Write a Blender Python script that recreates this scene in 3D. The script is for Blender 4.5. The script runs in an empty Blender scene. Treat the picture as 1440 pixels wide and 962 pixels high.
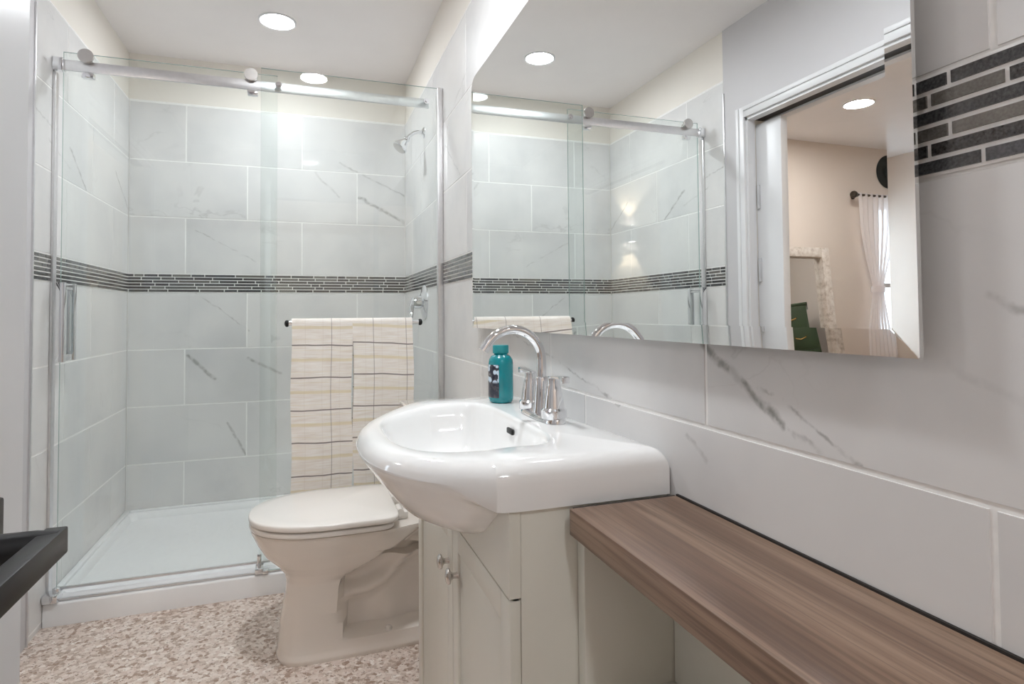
import bpy, bmesh, math, random
from mathutils import Vector, Matrix
random.seed(7)
scene = bpy.context.scene
COL = scene.collection
PI = math.pi
# ------------------------------------------------------------------ camera, world, exposure
LX, RX, BY, CZ = -0.862, 0.568, 3.585, 2.463         # left wall, right wall, back wall, ceiling
FY = -0.16                                           # front wall (the entrance the camera stands in)
F_PX, YAW, PITCH, ROLL, PPY, CAMH = 846.86, .3324, .0288, -.008, 417.2, 1.08
def cam_axes():
    c, s = math.cos(YAW), math.sin(YAW)
    cp, sp = math.cos(PITCH), math.sin(PITCH)
    cr, sr = math.cos(ROLL), math.sin(ROLL)
    r = Vector((c, -s, 0)); fw = Vector((s, c, 0)); u = Vector((0, 0, 1))
    f = fw*cp + u*sp
    up = -fw*sp + u*cp
    return r*cr + up*sr, -r*sr + up*cr, f
r_, u_, f_ = cam_axes()
cd = bpy.data.cameras.new('camera')
cam = bpy.data.objects.new('camera', cd); COL.objects.link(cam)
cd.sensor_width = 36; cd.lens = F_PX/1440*36
cd.shift_y = (PPY-481)/1440
cd.clip_start = .02; cd.clip_end = 60
cam.matrix_world = Matrix(((r_.x, u_.x, -f_.x, 0), (r_.y, u_.y, -f_.y, 0), (r_.z, u_.z, -f_.z, CAMH), (0, 0, 0, 1)))
scene.camera = cam
w = bpy.data.worlds.new('daylight'); scene.world = w; w.use_nodes = True
w.node_tree.nodes['Background'].inputs[0].default_value = (.72, .86, 1, 1)
w.node_tree.nodes['Background'].inputs[1].default_value = 2.2
scene.view_settings.view_transform = 'Standard'
scene.view_settings.look = 'None'
scene.view_settings.gamma = 1
scene.view_settings.use_curve_mapping = False
scene.view_settings.exposure = 1.54
scene.cycles.use_denoising = True
scene.cycles.transparent_max_bounces = 32
scene.cycles.max_bounces = 16
scene.cycles.glossy_bounces = 8
scene.cycles.diffuse_bounces = 6
scene.cycles.sample_clamp_indirect = 6
LENS_SHOWER, LENS_ROOM, LENS_BED, LENS_FILL = 67.0, 112.0, 78.0, 85.0

# ------------------------------------------------------------------ materials
def srgb(r, g, b):
    f = lambda v: (v/255/12.92 if v/255 <= .04045 else ((v/255+.055)/1.055)**2.4)
    return (f(r), f(g), f(b), 1)
class NT:
    def __init__(s, name):
        s.m = bpy.data.materials.new(name); s.m.use_nodes = True
        s.t = s.m.node_tree; s.n = s.t.nodes; s.b = s.n['Principled BSDF']
    def add(s, kind, **kw):
        n = s.n.new(kind)
        for k, v in kw.items(): setattr(n, k, v)
        return n
    def set(s, inp, v):
        if isinstance(v, bpy.types.NodeSocket): s.t.links.new(v, inp)
        else: inp.default_value = v
    def math(s, op, a, b=None, c=None, clamp=False):
        n = s.add('ShaderNodeMath', operation=op, use_clamp=clamp)
        s.set(n.inputs[0], a)
        if b is not None: s.set(n.inputs[1], b)
        if c is not None: s.set(n.inputs[2], c)
        return n.outputs[0]
    def vec(s, op, a, b=None, out=0):
        n = s.add('ShaderNodeVectorMath', operation=op)
        s.set(n.inputs[0], a)
        if b is not None:
            s.set(n.inputs['Scale' if op == 'SCALE' else 1], b)
        return n.outputs[out]
    def coord(s): return s.add('ShaderNodeTexCoord').outputs['Object']
    def noise(s, vec, scale, detail=3, rough=.5, dist=0, out='Fac'):
        n = s.add('ShaderNodeTexNoise'); s.set(n.inputs['Vector'], vec)
        n.inputs['Scale'].default_value = scale; n.inputs['Detail'].default_value = detail
        n.inputs['Roughness'].default_value = rough; n.inputs['Distortion'].default_value = dist
        return n.outputs[out]
    def ramp(s, fac, stops):
        n = s.add('ShaderNodeValToRGB'); s.set(n.inputs[0], fac)
        e = n.color_ramp.elements
        while len(e) < len(stops): e.new(.5)
        for k, (p, c) in zip(e, stops): k.position = p; k.color = c
        return n.outputs[0]
    def step(s, v, lo, hi):
        n = s.add('ShaderNodeMapRange', interpolation_type='SMOOTHSTEP'); s.set(n.inputs[0], v)
        n.inputs[1].default_value = lo; n.inputs[2].default_value = hi
        return n.outputs[0]
    def mix(s, fac, a, b):
        n = s.add('ShaderNodeMix', data_type='RGBA'); s.set(n.inputs[0], fac)
        s.set(n.inputs[6], a); s.set(n.inputs[7], b); return n.outputs[2]
    def attr(s, name, out='Vector'):
        return s.add('ShaderNodeAttribute', attribute_name=name).outputs[out]
    def bump(s, h, strength=.1, dist=.002):
        n = s.add('ShaderNodeBump'); s.set(n.inputs['Height'], h)
        n.inputs['Strength'].default_value = strength; n.inputs['Distance'].default_value = dist
        s.t.links.new(n.outputs[0], s.b.inputs['Normal'])
    def fin(s, color=None, rough=.5, metal=0, coat=0, **kw):
        if color is not None: s.set(s.b.inputs['Base Color'], color)
        s.set(s.b.inputs['Roughness'], rough); s.set(s.b.inputs['Metallic'], metal)
        s.b.inputs['Coat Weight'].default_value = coat; s.b.inputs['Coat Roughness'].default_value = .05
        for k, v in kw.items(): s.set(s.b.inputs[k.replace('_', ' ')], v)
        return s.m
def simple(name, col, rough=.5, metal=0, coat=0, var=.03, scale=6, **kw):
    t = NT(name); c = t.coord()
    n = t.noise(c, scale, 4)
    dark = tuple(v*(1-var) for v in col[:3])+(1,); lite = tuple(min(1, v*(1+var)) for v in col[:3])+(1,)
    return t.fin(t.ramp(n, [(.3, dark), (.7, lite)]), rough, metal, coat, **kw)

M = {}
M['paint'] = simple('warm_white_paint', srgb(238, 233, 225), .6, var=.01)
M['paint_white'] = simple('white_wall_paint', srgb(206, 204, 206), .5, var=.01)
M['ceiling'] = simple('ceiling_paint', srgb(243, 239, 237), .7, var=.01)
M['trim'] = simple('white_trim_paint', srgb(228, 228, 230), .35, var=.01)
M['grout'] = simple('pale_grout', srgb(248, 247, 245), .8, var=.04, scale=60)
M['porcelain'] = simple('white_porcelain', srgb(247, 247, 246), .08, coat=.5, var=.004)
M['toilet'] = simple('toilet_china', srgb(232, 225, 217), .1, coat=.5, var=.004)
M['seat'] = simple('toilet_seat_plastic', srgb(238, 234, 229), .18, coat=.2, var=.004)
M['acrylic'] = simple('white_acrylic', srgb(240, 241, 242), .25, coat=.2, var=.006)
M['cabinet'] = simple('cream_cabinet_paint', srgb(228, 226, 216), .32, var=.012)
M['chrome'] = simple('polished_chrome', (.82, .83, .85, 1), .05, 1, var=.01)
M['brushed'] = simple('brushed_nickel', (.62, .6, .58, 1), .26, 1, var=.03, scale=80)
M['alu'] = simple('satin_aluminium', (.78, .78, .79, 1), .33, 1, var=.03, scale=60)
M['black'] = simple('matte_black_metal', (.012, .012, .013, 1), .38, .4, var=.2, scale=40)
M['mirror'] = simple('silvered_glass', (.93, .945, .94, 1), .0, 1, var=.002)
M['mirror_back'] = simple('mirror_backing', (.12, .12, .12, 1), .6, var=.1)
M['dark'] = simple('dark_caulk', (.02, .016, .014, 1), .8, var=.1)
M['darkhole'] = simple('dark_slot', (.01, .01, .01, 1), .5)
M['teal'] = simple('teal_plastic', srgb(8, 140, 150), .22, coat=.3, var=.03)
M['teal_cap'] = simple('teal_cap_plastic', srgb(40, 150, 156), .35, var=.03)
M['green'] = simple('dark_green_lacquer', srgb(52, 66, 40), .35, var=.12)
M['brass'] = simple('aged_brass', (.75, .5, .2, 1), .25, 1, var=.05)
M['bedwall'] = simple('beige_bedroom_paint', srgb(228, 217, 207), .7, var=.01)
M['bedfloor'] = simple('bedroom_boards', srgb(150, 120, 95), .5, var=.1)
M['sheer'] = NT('sheer_curtain').m
def make_sheer():
    t = NT.__new__(NT); t.m = M['sheer']; t.t = t.m.node_tree; t.n = t.t.nodes; t.b = t.n['Principled BSDF']
    tr = t.add('ShaderNodeBsdfTransparent'); tl = t.add('ShaderNodeBsdfTranslucent')
    tl.inputs[0].default_value = srgb(250, 246, 246)
    c = t.noise(t.coord(), 300, 2)
    t.fin(t.ramp(c, [(.3, srgb(246, 240, 240)), (.7, srgb(252, 249, 249))]), .8)
    m1 = t.add('ShaderNodeMixShader'); m1.inputs[0].default_value = .45
    t.t.links.new(t.b.outputs[0], m1.inputs[1]); t.t.links.new(tl.outputs[0], m1.inputs[2])
    m2 = t.add('ShaderNodeMixShader'); m2.inputs[0].default_value = .22
    t.t.links.new(m1.outputs[0], m2.inputs[1]); t.t.links.new(tr.outputs[0], m2.inputs[2])
    t.t.links.new(m2.outputs[0], t.n['Material Output'].inputs[0])
make_sheer()
def make_glass(name, tint, refl=.05):
    # thin clear pane: Schlick reflection over a lightly tinted transmission
    t = NT(name)
    lw = t.add('ShaderNodeLayerWeight'); lw.inputs[0].default_value = .5
    fac = t.math('MULTIPLY_ADD', t.math('POWER', lw.outputs['Facing'], 5), 1-refl, refl)
    nz = t.noise(t.coord(), 3, 2)
    tr = t.add('ShaderNodeBsdfTransparent')
    t.set(tr.inputs[0], t.ramp(nz, [(.3, tint), (.7, tuple(v*.997 for v in tint[:3])+(1,))]))
    gl = t.add('ShaderNodeBsdfGlossy'); gl.inputs['Roughness'].default_value = 0
    mx = t.add('ShaderNodeMixShader'); t.set(mx.inputs[0], fac)
    t.t.links.new(tr.outputs[0], mx.inputs[1]); t.t.links.new(gl.outputs[0], mx.inputs[2])
    t.t.links.new(mx.outputs[0], t.n['Material Output'].inputs[0])
    return t.m
M['glass'] = make_glass('clear_shower_glass', (.972, .99, .984, 1))
M['pane'] = make_glass('window_glass', (.97, .98, .98, 1))
M['glass_edge'] = simple('green_glass_edge', srgb(150, 172, 166), .15, coat=.5, var=.03)
def emis(name, col, strength):
    t = NT(name); t.fin((.9, .9, .9, 1), .4)
    n = t.noise(t.coord(), 5, 1)
    t.set(t.b.inputs['Emission Color'], t.ramp(n, [(.3, col), (.7, tuple(v*.995 for v in col[:3])+(1,))]))
    t.b.inputs['Emission Strength'].default_value = strength
    return t.m
WARM = (1, .97, .94, 1)
M['lens_shower'] = emis('shower_light_lens', (.925, .965, 1, 1), LENS_SHOWER)
M['lens_room'] = emis('room_light_lens', (.925, .965, 1, 1), LENS_ROOM)
M['lens_bed'] = emis('bedroom_light_lens', WARM, LENS_BED)
M['lens_fill'] = emis('hall_fill_lens', (.94, .97, 1, 1), LENS_FILL)  # glow of the added hall fill lamp

# marble wall tile with soft random veins and a few traced ones
VEINS = [  # (a, b, width, strength)
 ((.568, .762, 1.030), (.568, .690, .990), .010, .55), ((.568, .690, .990), (.568, .608, .938), .010, .6),
 ((.568, .650, .985), (.568, .570, .950), .004, .35), ((.568, .570, .950), (.568, .500, .910), .004, .4),
 ((.568, .610, .940), (.568, .535, .908), .005, .3),
 ((.568, 1.648, 1.022), (.568, 1.32, .97), .004, .25), ((.568, 1.32, .97), (.568, 1.026, .904), .0045, .35),
 ((.568, .812, .890), (.568, .759, .857), .006, .22), ((.568, .36, 1.090), (.568, .31, 1.07), .006, .35),
 ((.568, .40, 1.03), (.568, .33, 1.0), .008, .15),
 ((.568, 2.50, 1.80), (.568, 2.25, 1.62), .006, .25), ((.568, 2.42, 1.90), (.568, 2.12, 1.99), .006, .22),
 ((-.58, 3.585, .874), (-.45, 3.585, .745), .014, .45), ((-.39, 3.585, .51), (-.30, 3.585, .33), .010, .4),
 ((-.55, 3.585, 1.21), (-.28, 3.585, 1.00), .006, .3), ((.30, 3.585, 1.765), (.56, 3.585, 1.63), .014, .42),
 ((.19, 3.585, 1.96), (.56, 3.585, 1.79), .008, .3), ((.06, 3.585, 1.89), (.19, 3.585, 1.76), .010, .22),
 ((-.29, 3.585, .85), (-.12, 3.585, .76), .012, .4), ((-.55, 3.585, 1.54), (-.25, 3.585, 1.38), .005, .25),
 ((-.862, 2.76, 1.74), (-.862, 2.95, 1.61), .010, .45), ((-.862, 2.40, 1.80), (-.862, 2.60, 1.765), .006, .4),
 ((-.862, 3.36, 1.78), (-.862, 3.575, 1.64), .008, .4), ((-.862, 2.55, 1.72), (-.862, 2.76, 1.66), .006, .2),
]
def make_marble():
    t = NT('white_marble_tile'); P = t.coord(); off = t.attr('toff')
    Q = t.vec('ADD', P, off)
    wob = t.vec('SCALE', t.vec('SUBTRACT', t.noise(P, 18, 4, .6, out='Color'), (.5, .5, .5)), .03)
    PW = t.vec('ADD', P, wob)
    base = t.ramp(t.noise(Q, 2.2, 4, .6), [(.30, srgb(212, 212, 212)), (.5, srgb(225, 224, 223)), (.75, srgb(233, 232, 230))])
    # faint natural veining: ridge of a stretched noise, only where a broad noise allows it
    mp = t.add('ShaderNodeMapping'); t.set(mp.inputs[0], Q)
    mp.inputs['Rotation'].default_value = (.6, .5, .6); mp.inputs['Scale'].default_value = (1, 2.2, 2.2)
    r = t.math('ABSOLUTE', t.math('SUBTRACT', t.noise(mp.outputs[0], 1.9, 5, .55, .6), .5))
    ridge = t.math('SUBTRACT', 1, t.step(r, 0, .012))
    mask = t.step(t.noise(Q, 1.7, 2), .54, .72)
    v = t.math('MULTIPLY', t.math('MULTIPLY', ridge, mask), .22)
    brk = t.math('MULTIPLY_ADD', t.step(t.noise(P, 34, 3, .6), .38, .6), .65, .35)
    for a, b, wd, st in VEINS:
        a = Vector(a); b = Vector(b); ba = b-a
        pa = t.vec('SUBTRACT', PW, tuple(a))
        h = t.math('DIVIDE', t.vec('DOT_PRODUCT', pa, tuple(ba), out='Value'), ba.dot(ba), clamp=True)
        d = t.vec('LENGTH', t.vec('SUBTRACT', pa, t.vec('SCALE', tuple(ba), h)), out='Value')
        k = t.math('MULTIPLY', t.math('MULTIPLY', t.math('SUBTRACT', 1, t.step(d, wd*.05, wd*1.05)), st*1.5), brk)
        v = t.math('MAXIMUM', v, k)
    col = t.mix(v, base, srgb(128, 127, 122))
    return t.fin(col, .34, coat=.06)
M['marble'] = make_marble()
def make_mosaic():
    t = NT('mosaic_strip_tile'); c = t.attr('col', 'Color')
    n = t.noise(t.coord(), 400, 3)
    k = t.mix(.25, c, t.ramp(n, [(.3, (.005, .005, .005, 1)), (.75, (.28, .28, .28, 1))]))
    t.t.links.new(k, t.b.inputs['Base Color'])
    return t.fin(None, .2, coat=.4)
M['mosaic'] = make_mosaic()
def make_floor():
    t = NT('pebble_vinyl'); P = t.coord()
    wb = t.vec('ADD', P, t.vec('SCALE', t.noise(P, 55, 4, .65, out='Color'), .02))
    vo = t.add('ShaderNodeTexVoronoi'); t.set(vo.inputs['Vector'], wb); vo.inputs['Scale'].default_value = 80
    sep = t.add('ShaderNodeSeparateColor'); t.set(sep.inputs[0], vo.outputs['Color'])
    c = t.ramp(sep.outputs[0], [(0, srgb(158, 132, 114)), (.18, srgb(188, 168, 154)), (.42, srgb(218, 203, 192)),
                                (.65, srgb(230, 219, 210)), (.85, srgb(210, 190, 178)), (1, srgb(240, 232, 225))])
    n2 = t.noise(P, 95, 5, .65)
    c = t.mix(t.step(n2, .545, .66), c, srgb(130, 104, 88))
    c = t.mix(t.math('MULTIPLY', t.step(t.noise(P, 130, 3), .6, .7), .6), c, srgb(240, 232, 224))
    t.t.links.new(c, t.b.inputs['Base Color'])
    return t.fin(None, .42)
M['floor'] = make_floor()
def make_wood():
    t = NT('walnut_laminate'); P = t.coord()
    mp = t.add('ShaderNodeMapping'); t.set(mp.inputs[0], P); mp.inputs['Scale'].default_value = (14, .8, 14)
    big = t.noise(mp.outputs[0], 1.0, 4, .6, .4)
    mp2 = t.add('ShaderNodeMapping'); t.set(mp2.inputs[0], P); mp2.inputs['Scale'].default_value = (160, 3.5, 160)
    fine = t.noise(mp2.outputs[0], 1.0, 5, .65, .2)
    c = t.ramp(big, [(.25, srgb(88, 66, 52)), (.42, srgb(118, 92, 75)), (.58, srgb(158, 132, 112)), (.75, srgb(124, 92, 73))])
    c = t.mix(t.math('MULTIPLY', t.step(fine, .42, .66), .6), c, srgb(84, 62, 49))
    t.t.links.new(c, t.b.inputs['Base Color'])
    t.bump(fine, .06)
    return t.fin(None, .42)
M['wood'] = make_wood()
def make_towel():
    t = NT('checked_towel_cotton'); P = t.coord()
    pw = t.vec('ADD', P, t.vec('SCALE', t.vec('SUBTRACT', t.noise(P, 7, 2, out='Color'), (.5, .5, .5)), .010))
    s = t.add('ShaderNodeSeparateXYZ'); t.set(s.inputs[0], pw)
    u = t.attr('uvt'); su = t.add('ShaderNodeSeparateXYZ'); t.set(su.inputs[0], u)   # x along the width, y down the cloth
    wob = t.math('MULTIPLY', t.math('SUBTRACT', t.noise(P, 8, 2), .5), .012)
    du = t.math('ADD', su.outputs[1], wob); wu = su.outputs[0]
    def stripe(v, period, phase, half):
        f = t.math('FRACT', t.math('DIVIDE', t.math('SUBTRACT', v, phase), period))
        d = t.math('MULTIPLY', t.math('ABSOLUTE', t.math('SUBTRACT', f, .5)), period)
        return t.math('SUBTRACT', 1, t.step(d, half*.6, half*1.2))
    weave = t.noise(P, 900, 2)
    mp = t.add('ShaderNodeMapping'); t.set(mp.inputs[0], P); mp.inputs['Scale'].default_value = (14, 14, 260)
    slub = t.noise(mp.outputs[0], 1, 4, .6)
    c = t.ramp(slub, [(.3, srgb(234, 226, 216)), (.5, srgb(245, 240, 233)), (.7, srgb(252, 250, 246))])
    c = t.mix(t.math('MULTIPLY', stripe(du, .125, .035-.0625, .006), .55), c, srgb(226, 212, 168))
    c = t.mix(t.math('MULTIPLY', stripe(du, .125, .1045-.0625, .0026), .85), c, srgb(96, 86, 84))
    c = t.mix(t.math('MULTIPLY', stripe(du, .0417, .02, .0015), .25), c, srgb(232, 220, 180))
    c = t.mix(t.math('MULTIPLY', t.math('MULTIPLY', stripe(wu, .13, .0, .0016), t.math('GREATER_THAN', wu, 0)), .62), c, srgb(140, 128, 124))
    c = t.mix(t.math('MULTIPLY', stripe(wu, .065, .0, .0012), .2), c, srgb(205, 190, 175))
    t.t.links.new(c, t.b.inputs['Base Color'])
    t.bump(t.math('ADD', weave, slub), .15, .002)
    return t.fin(None, .9, Sheen_Weight=.3)
M['towel'] = make_towel()
def make_whitewash():
    t = NT('whitewashed_wood'); P = t.coord()
    n = t.noise(P, 22, 5, .7)
    return t.fin(t.ramp(n, [(.35, srgb(176, 164, 152)), (.5, srgb(212, 203, 194)), (.7, srgb(232, 226, 219))]), .6)
M['whitewash'] = make_whitewash()
def make_label():
    t = NT('floral_label'); P = t.coord()
    vo = t.add('ShaderNodeTexVoronoi'); t.set(vo.inputs['Vector'], P); vo.inputs['Scale'].default_value = 60
    f = t.math('SUBTRACT', 1, t.step(vo.outputs['Distance'], .42, .5))
    s = t.add('ShaderNodeSeparateXYZ'); t.set(s.inputs[0], P)
    f = t.math('MULTIPLY', f, t.step(s.outputs[2], .048, .056))
    c = t.mix(f, t.ramp(t.noise(P, 90, 3), [(.45, srgb(38, 42, 60)), (.62, srgb(92, 88, 92))]), srgb(214, 232, 246))
    t.t.links.new(c, t.b.inputs['Base Color']); return t.fin(None, .3, coat=.3)
M['label'] = make_label()
M['hat'] = simple('black_straw', (.012, .016, .014, 1), .6, var=.3, scale=30)
M['bronze'] = simple('dark_bronze_metal', (.09, .075, .06, 1), .35, .9, var=.1)
M['hinge'] = simple('white_painted_metal', srgb(206, 206, 208), .4, var=.02)

# ------------------------------------------------------------------ mesh helpers
class MB:
    def __init__(s): s.bm = bmesh.new()
    def box(s, x0, x1, y0, y1, z0, z1, bev=0, mat=0, seg=2):
        vs = [s.bm.verts.new((x, y, z)) for x in (x0, x1) for y in (y0, y1) for z in (z0, z1)]
        fs = []
        for q in ((0, 1, 3, 2), (4, 6, 7, 5), (0, 4, 5, 1), (2, 3, 7, 6), (0, 2, 6, 4), (1, 5, 7, 3)):
            f = s.bm.faces.new([vs[i] for i in q]); f.material_index = mat; fs.append(f)
        if bev:
            es = list({e for f in fs for e in f.edges})
            r = bmesh.ops.bevel(s.bm, geom=es, offset=bev, segments=seg, profile=.5, affect='EDGES')
            for f in r['faces']: f.material_index = mat
        return s
    def loft(s, rings, cap0=True, cap1=True, closed=True, mat=0):
        R = [[s.bm.verts.new(p) for p in r] for r in rings]
        n = len(R[0])
        for a, b in zip(R, R[1:]):
            for i in range(n if closed else n-1):
                j = (i+1) % n
                try: f = s.bm.faces.new((a[i], a[j], b[j], b[i])); f.material_index = mat
                except ValueError: pass
        if cap0: f = s.bm.faces.new(R[0][::-1]); f.material_index = mat
        if cap1: f = s.bm.faces.new(R[-1]); f.material_index = mat
        return s
    def tube(s, pts, r, seg=16, mat=0, cap=True, flat=1.0):
        pts = [Vector(p) for p in pts]; rs = r if isinstance(r, (list, tuple)) else [r]*len(pts)
        rings = []; N = None
        for i, p in enumerate(pts):
            d = (pts[min(i+1, len(pts)-1)]-pts[max(i-1, 0)]).normalized()
            if N is None:
                N = Vector((0, 0, 1)) if abs(d.z) < .9 else Vector((0, 1, 0))
            N = (N-d*N.dot(d)).normalized(); B = d.cross(N)
            rings.append([p+(N*math.cos(a)+B*math.sin(a)*flat)*rs[i] for a in [2*PI*k/seg for k in range(seg)]])
        return s.loft(rings, cap, cap, mat=mat)
    def lathe(s, prof, o, axis=(0, 0, 1), seg=40, mat=0, cap=True):
        # prof: (radius, height along the axis)
        ax = Vector(axis).normalized(); o = Vector(o)
        N = ax.orthogonal().normalized(); B = ax.cross(N)
        rings = [[o+ax*h+(N*math.cos(a)+B*math.sin(a))*max(r, 1e-5) for a in [2*PI*k/seg for k in range(seg)]] for r, h in prof]
        return s.loft(rings, cap, cap, mat=mat)
    def prism(s, poly, fn, d0, d1, bev=0, mat=0):
        # poly of (u, v); fn(u, v, d) -> xyz
        a = [s.bm.verts.new(fn(u, v, d0)) for u, v in poly]; b = [s.bm.verts.new(fn(u, v, d1)) for u, v in poly]
        n = len(poly); fs = [s.bm.faces.new(a[::-1]), s.bm.faces.new(b)]
        for i in range(n):
            j = (i+1) % n; fs.append(s.bm.faces.new((a[i], a[j], b[j], b[i])))
        for f in fs: f.material_index = mat
        if bev:
            es = [e for f in fs[:2] for e in f.edges]
            bmesh.ops.bevel(s.bm, geom=es, offset=bev, segments=2, profile=.5, affect='EDGES')
        return s
    def build(s, name, mats, parent=None, smooth=True, angle=35, origin=None):
        bmesh.ops.recalc_face_normals(s.bm, faces=s.bm.faces)
        org = ORG[parent.name] if parent is not None else Vector(origin or (0, 0, 0))
        bmesh.ops.translate(s.bm, vec=-org, verts=s.bm.verts)
        me = bpy.data.meshes.new(name); s.bm.to_mesh(me); s.bm.free()
        for m in (mats if isinstance(mats, (list, tuple)) else [mats]): me.materials.append(M[m])
        if smooth:
            me.polygons.foreach_set('use_smooth', [True]*len(me.polygons))
            me.set_sharp_from_angle(angle=math.radians(angle))
        o = bpy.data.objects.new(name, me); COL.objects.link(o)
        if parent is not None: o.parent = parent
        else: o.location = org
        ORG[o.name] = org
        return o
ORG = {}
def thing(name, label, cat, loc, group=None):
    o = bpy.data.objects.new(name, None); COL.objects.link(o); o.location = loc
    o.empty_display_size = .05
    ORG[o.name] = Vector(loc)
    tag(o, label, cat, group); return o
def tag(o, label, cat, group=None):
    o['label'] = label; o['category'] = cat
    if group: o['group'] = group
    return o
def struct(o, label=None, cat=None):
    o['kind'] = 'structure'
    if label: o['label'] = label
    if cat: o['category'] = cat
    return o
def sub(o, label): o['label'] = label; return o
def sstep(a, b, x):
    t = min(1, max(0, (x-a)/(b-a))); return t*t*(3-2*t)
def lerp(a, b, t): return a+(b-a)*t
def interp(x, pts):
    if x <= pts[0][0]: return pts[0][1]
    for (a, va), (b, vb) in zip(pts, pts[1:]):
        if x <= b: return va+(vb-va)*(x-a)/(b-a)
    return pts[-1][1]

# ------------------------------------------------------------------ tiled walls
ROWS = [(.0, .022), (.022, .319), (.319, .614), (.614, .909), (.909, 1.208), 'M', (1.306, 1.605), (1.605, 1.905), (1.905, 2.211)]
MZ0, MZ1 = 1.208, 1.306
GREYS = [(40, 41, 44), (58, 59, 62), (84, 84, 82), (108, 104, 97), (28, 24, 22), (74, 71, 66), (64, 68, 72), (120, 118, 112), (46, 46, 48)]
def tile_layer(mb, fn, rects, lay, depth=.006, bev=.0012, gap=.0025, mat=1, off=None):
    # fn(u, v, d): d = how far the face stands proud of the grout
    for u0, u1, v0, v1 in rects:
        u0 += gap; u1 -= gap; v0 += gap; v1 -= gap
        if u1-u0 < .006 or v1-v0 < .006: continue
        o = [fn(u0, v0, 0), fn(u1, v0, 0), fn(u1, v1, 0), fn(u0, v1, 0)]
        m = [fn(u0+bev*.25, v0+bev*.25, depth*.6), fn(u1-bev*.25, v0+bev*.25, depth*.6), fn(u1-bev*.25, v1-bev*.25, depth*.6), fn(u0+bev*.25, v1-bev*.25, depth*.6)]
        i = [fn(u0+bev, v0+bev, depth), fn(u1-bev, v0+bev, depth), fn(u1-bev, v1-bev, depth), fn(u0+bev, v1-bev, depth)]
        val = off()
        R = []
        for q in (o, m, i):
            vs = [mb.bm.verts.new(p) for p in q]
            for v in vs: v[lay] = val
            R.append(vs)
        for a, b in zip(R, R[1:]):
            for k in range(4):
                f = mb.bm.faces.new((a[k], a[(k+1) % 4], b[(k+1) % 4], b[k])); f.material_index = mat
        f = mb.bm.faces.new(R[-1]); f.material_index = mat
def rects_for(u0, u1, starts, length=.597, zmax=9):
    out = []
    for r, st in zip(ROWS, starts):
        if r == 'M': continue
        ln = length
        if isinstance(st, tuple): st, ln = st
        k = math.floor((u0-st)/ln); a = st+k*ln
        while a < u1:
            lo, hi = max(a, u0), min(a+ln, u1)
            if hi-lo > .004: out.append((lo, hi, r[0], r[1]))
            a += ln
    return out
def rnd_off(): return Vector((random.uniform(-40, 40), random.uniform(-40, 40), random.uniform(-40, 40)))
def tiled(mb, fn, u0, u1, starts, length=.597):
    lay = mb.bm.verts.layers.float_vector.new('toff') if 'toff' not in mb.bm.verts.layers.float_vector.keys() else mb.bm.verts.layers.float_vector['toff']
    tile_layer(mb, fn, rects_for(u0, u1, starts, length), lay, off=rnd_off)
    ol = [fn(u0, 0, .0048), fn(u1, 0, .0048), fn(u1, 2.211, .0048), fn(u0, 2.211, .0048)]
    f = mb.bm.faces.new([mb.bm.verts.new(p) for p in ol]); f.material_index = 2          # grout bed
    # rounded top edge
    pr = [(2.211, .0), (2.211, .006), (2.217, .005), (2.221, .0)]
    for (va, da), (vb, db) in zip(pr, pr[1:]):
        f = mb.bm.faces.new([mb.bm.verts.new(p) for p in (fn(u0, va, da), fn(u1, va, da), fn(u1, vb, db), fn(u0, vb, db))]); f.material_index = 2
def mosaic(fn, u0, u1, parent, given=None, seed=1):
    rnd = random.Random(seed)
    mb = MB(); lay = mb.bm.verts.layers.float_color.new('col')
    pitch = (MZ1-MZ0-.002)/6
    f = mb.bm.faces.new([mb.bm.verts.new(p) for p in (fn(u0, MZ0, .0066), fn(u1, MZ0, .0066), fn(u1, MZ1, .0066), fn(u0, MZ1, .0066))]); f.material_index = 1
    for r in range(6):
        z1 = MZ1-.001-r*pitch; z0 = z1-pitch
        segs = []
        if given:
            segs = list(given[r]); a = segs[-1][1]
        else: a = u0-rnd.uniform(0, .1)
        last = None
        while a < u1:
            L = rnd.choice((.045, .065, .09, .12, .15)); c = rnd.choice(GREYS)
            while c == last: c = rnd.choice(GREYS)
            last = c; segs.append((a, a+L, c)); a += L
        for a, b, c in segs:
            a, b = max(a, u0), min(b, u1)
            if b-a < .004: continue
            cc = srgb(*c)
            tile_layer(mb, fn, [(a, b, z0, z1)], lay, depth=.0082, bev=.0008, gap=.0016, mat=0, off=lambda: cc)
    return mb.build('mosaic_band', ['mosaic', 'grout'], parent, smooth=False)

fR = lambda u, v, d: Vector((RX+.006-d, u, v))
fL = lambda u, v, d: Vector((LX-.006+d, u, v))
fB = lambda u, v, d: Vector((u, BY+.006-d, v))
# right wall
mb = MB(); mb.box(RX+.006, RX+.13, FY-.1, BY+.13, 0, CZ, mat=0)
tiled(mb, fR, FY, BY, [0, .365, .76, (.365, .806), .76, 0, .353, .06, .353], .6)
wall_r = struct(mb.build('wall_right', ['paint', 'marble', 'grout'], smooth=False))
near = [[(-.2, .20, GREYS[1]), (.20, .391, GREYS[0]), (.391, .50, GREYS[8])],
        [(-.2, .342, GREYS[4]), (.342, .410, GREYS[3]), (.410, .52, GREYS[5])],
        [(-.2, .1, GREYS[5]), (.1, .55, GREYS[8])],
        [(-.2, .15, GREYS[1]), (.15, .391, (122, 116, 108)), (.391, .50, (96, 92, 86))],
        [(-.2, .05, GREYS[0]), (.05, .411, (34, 27, 24)), (.411, .5, GREYS[4])],
        [(-.2, .2, GREYS[2]), (.2, .363, (76, 76, 80)), (.363, .52, GREYS[1])]]
mosaic(fR, FY, BY, wall_r, near, 3)
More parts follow.
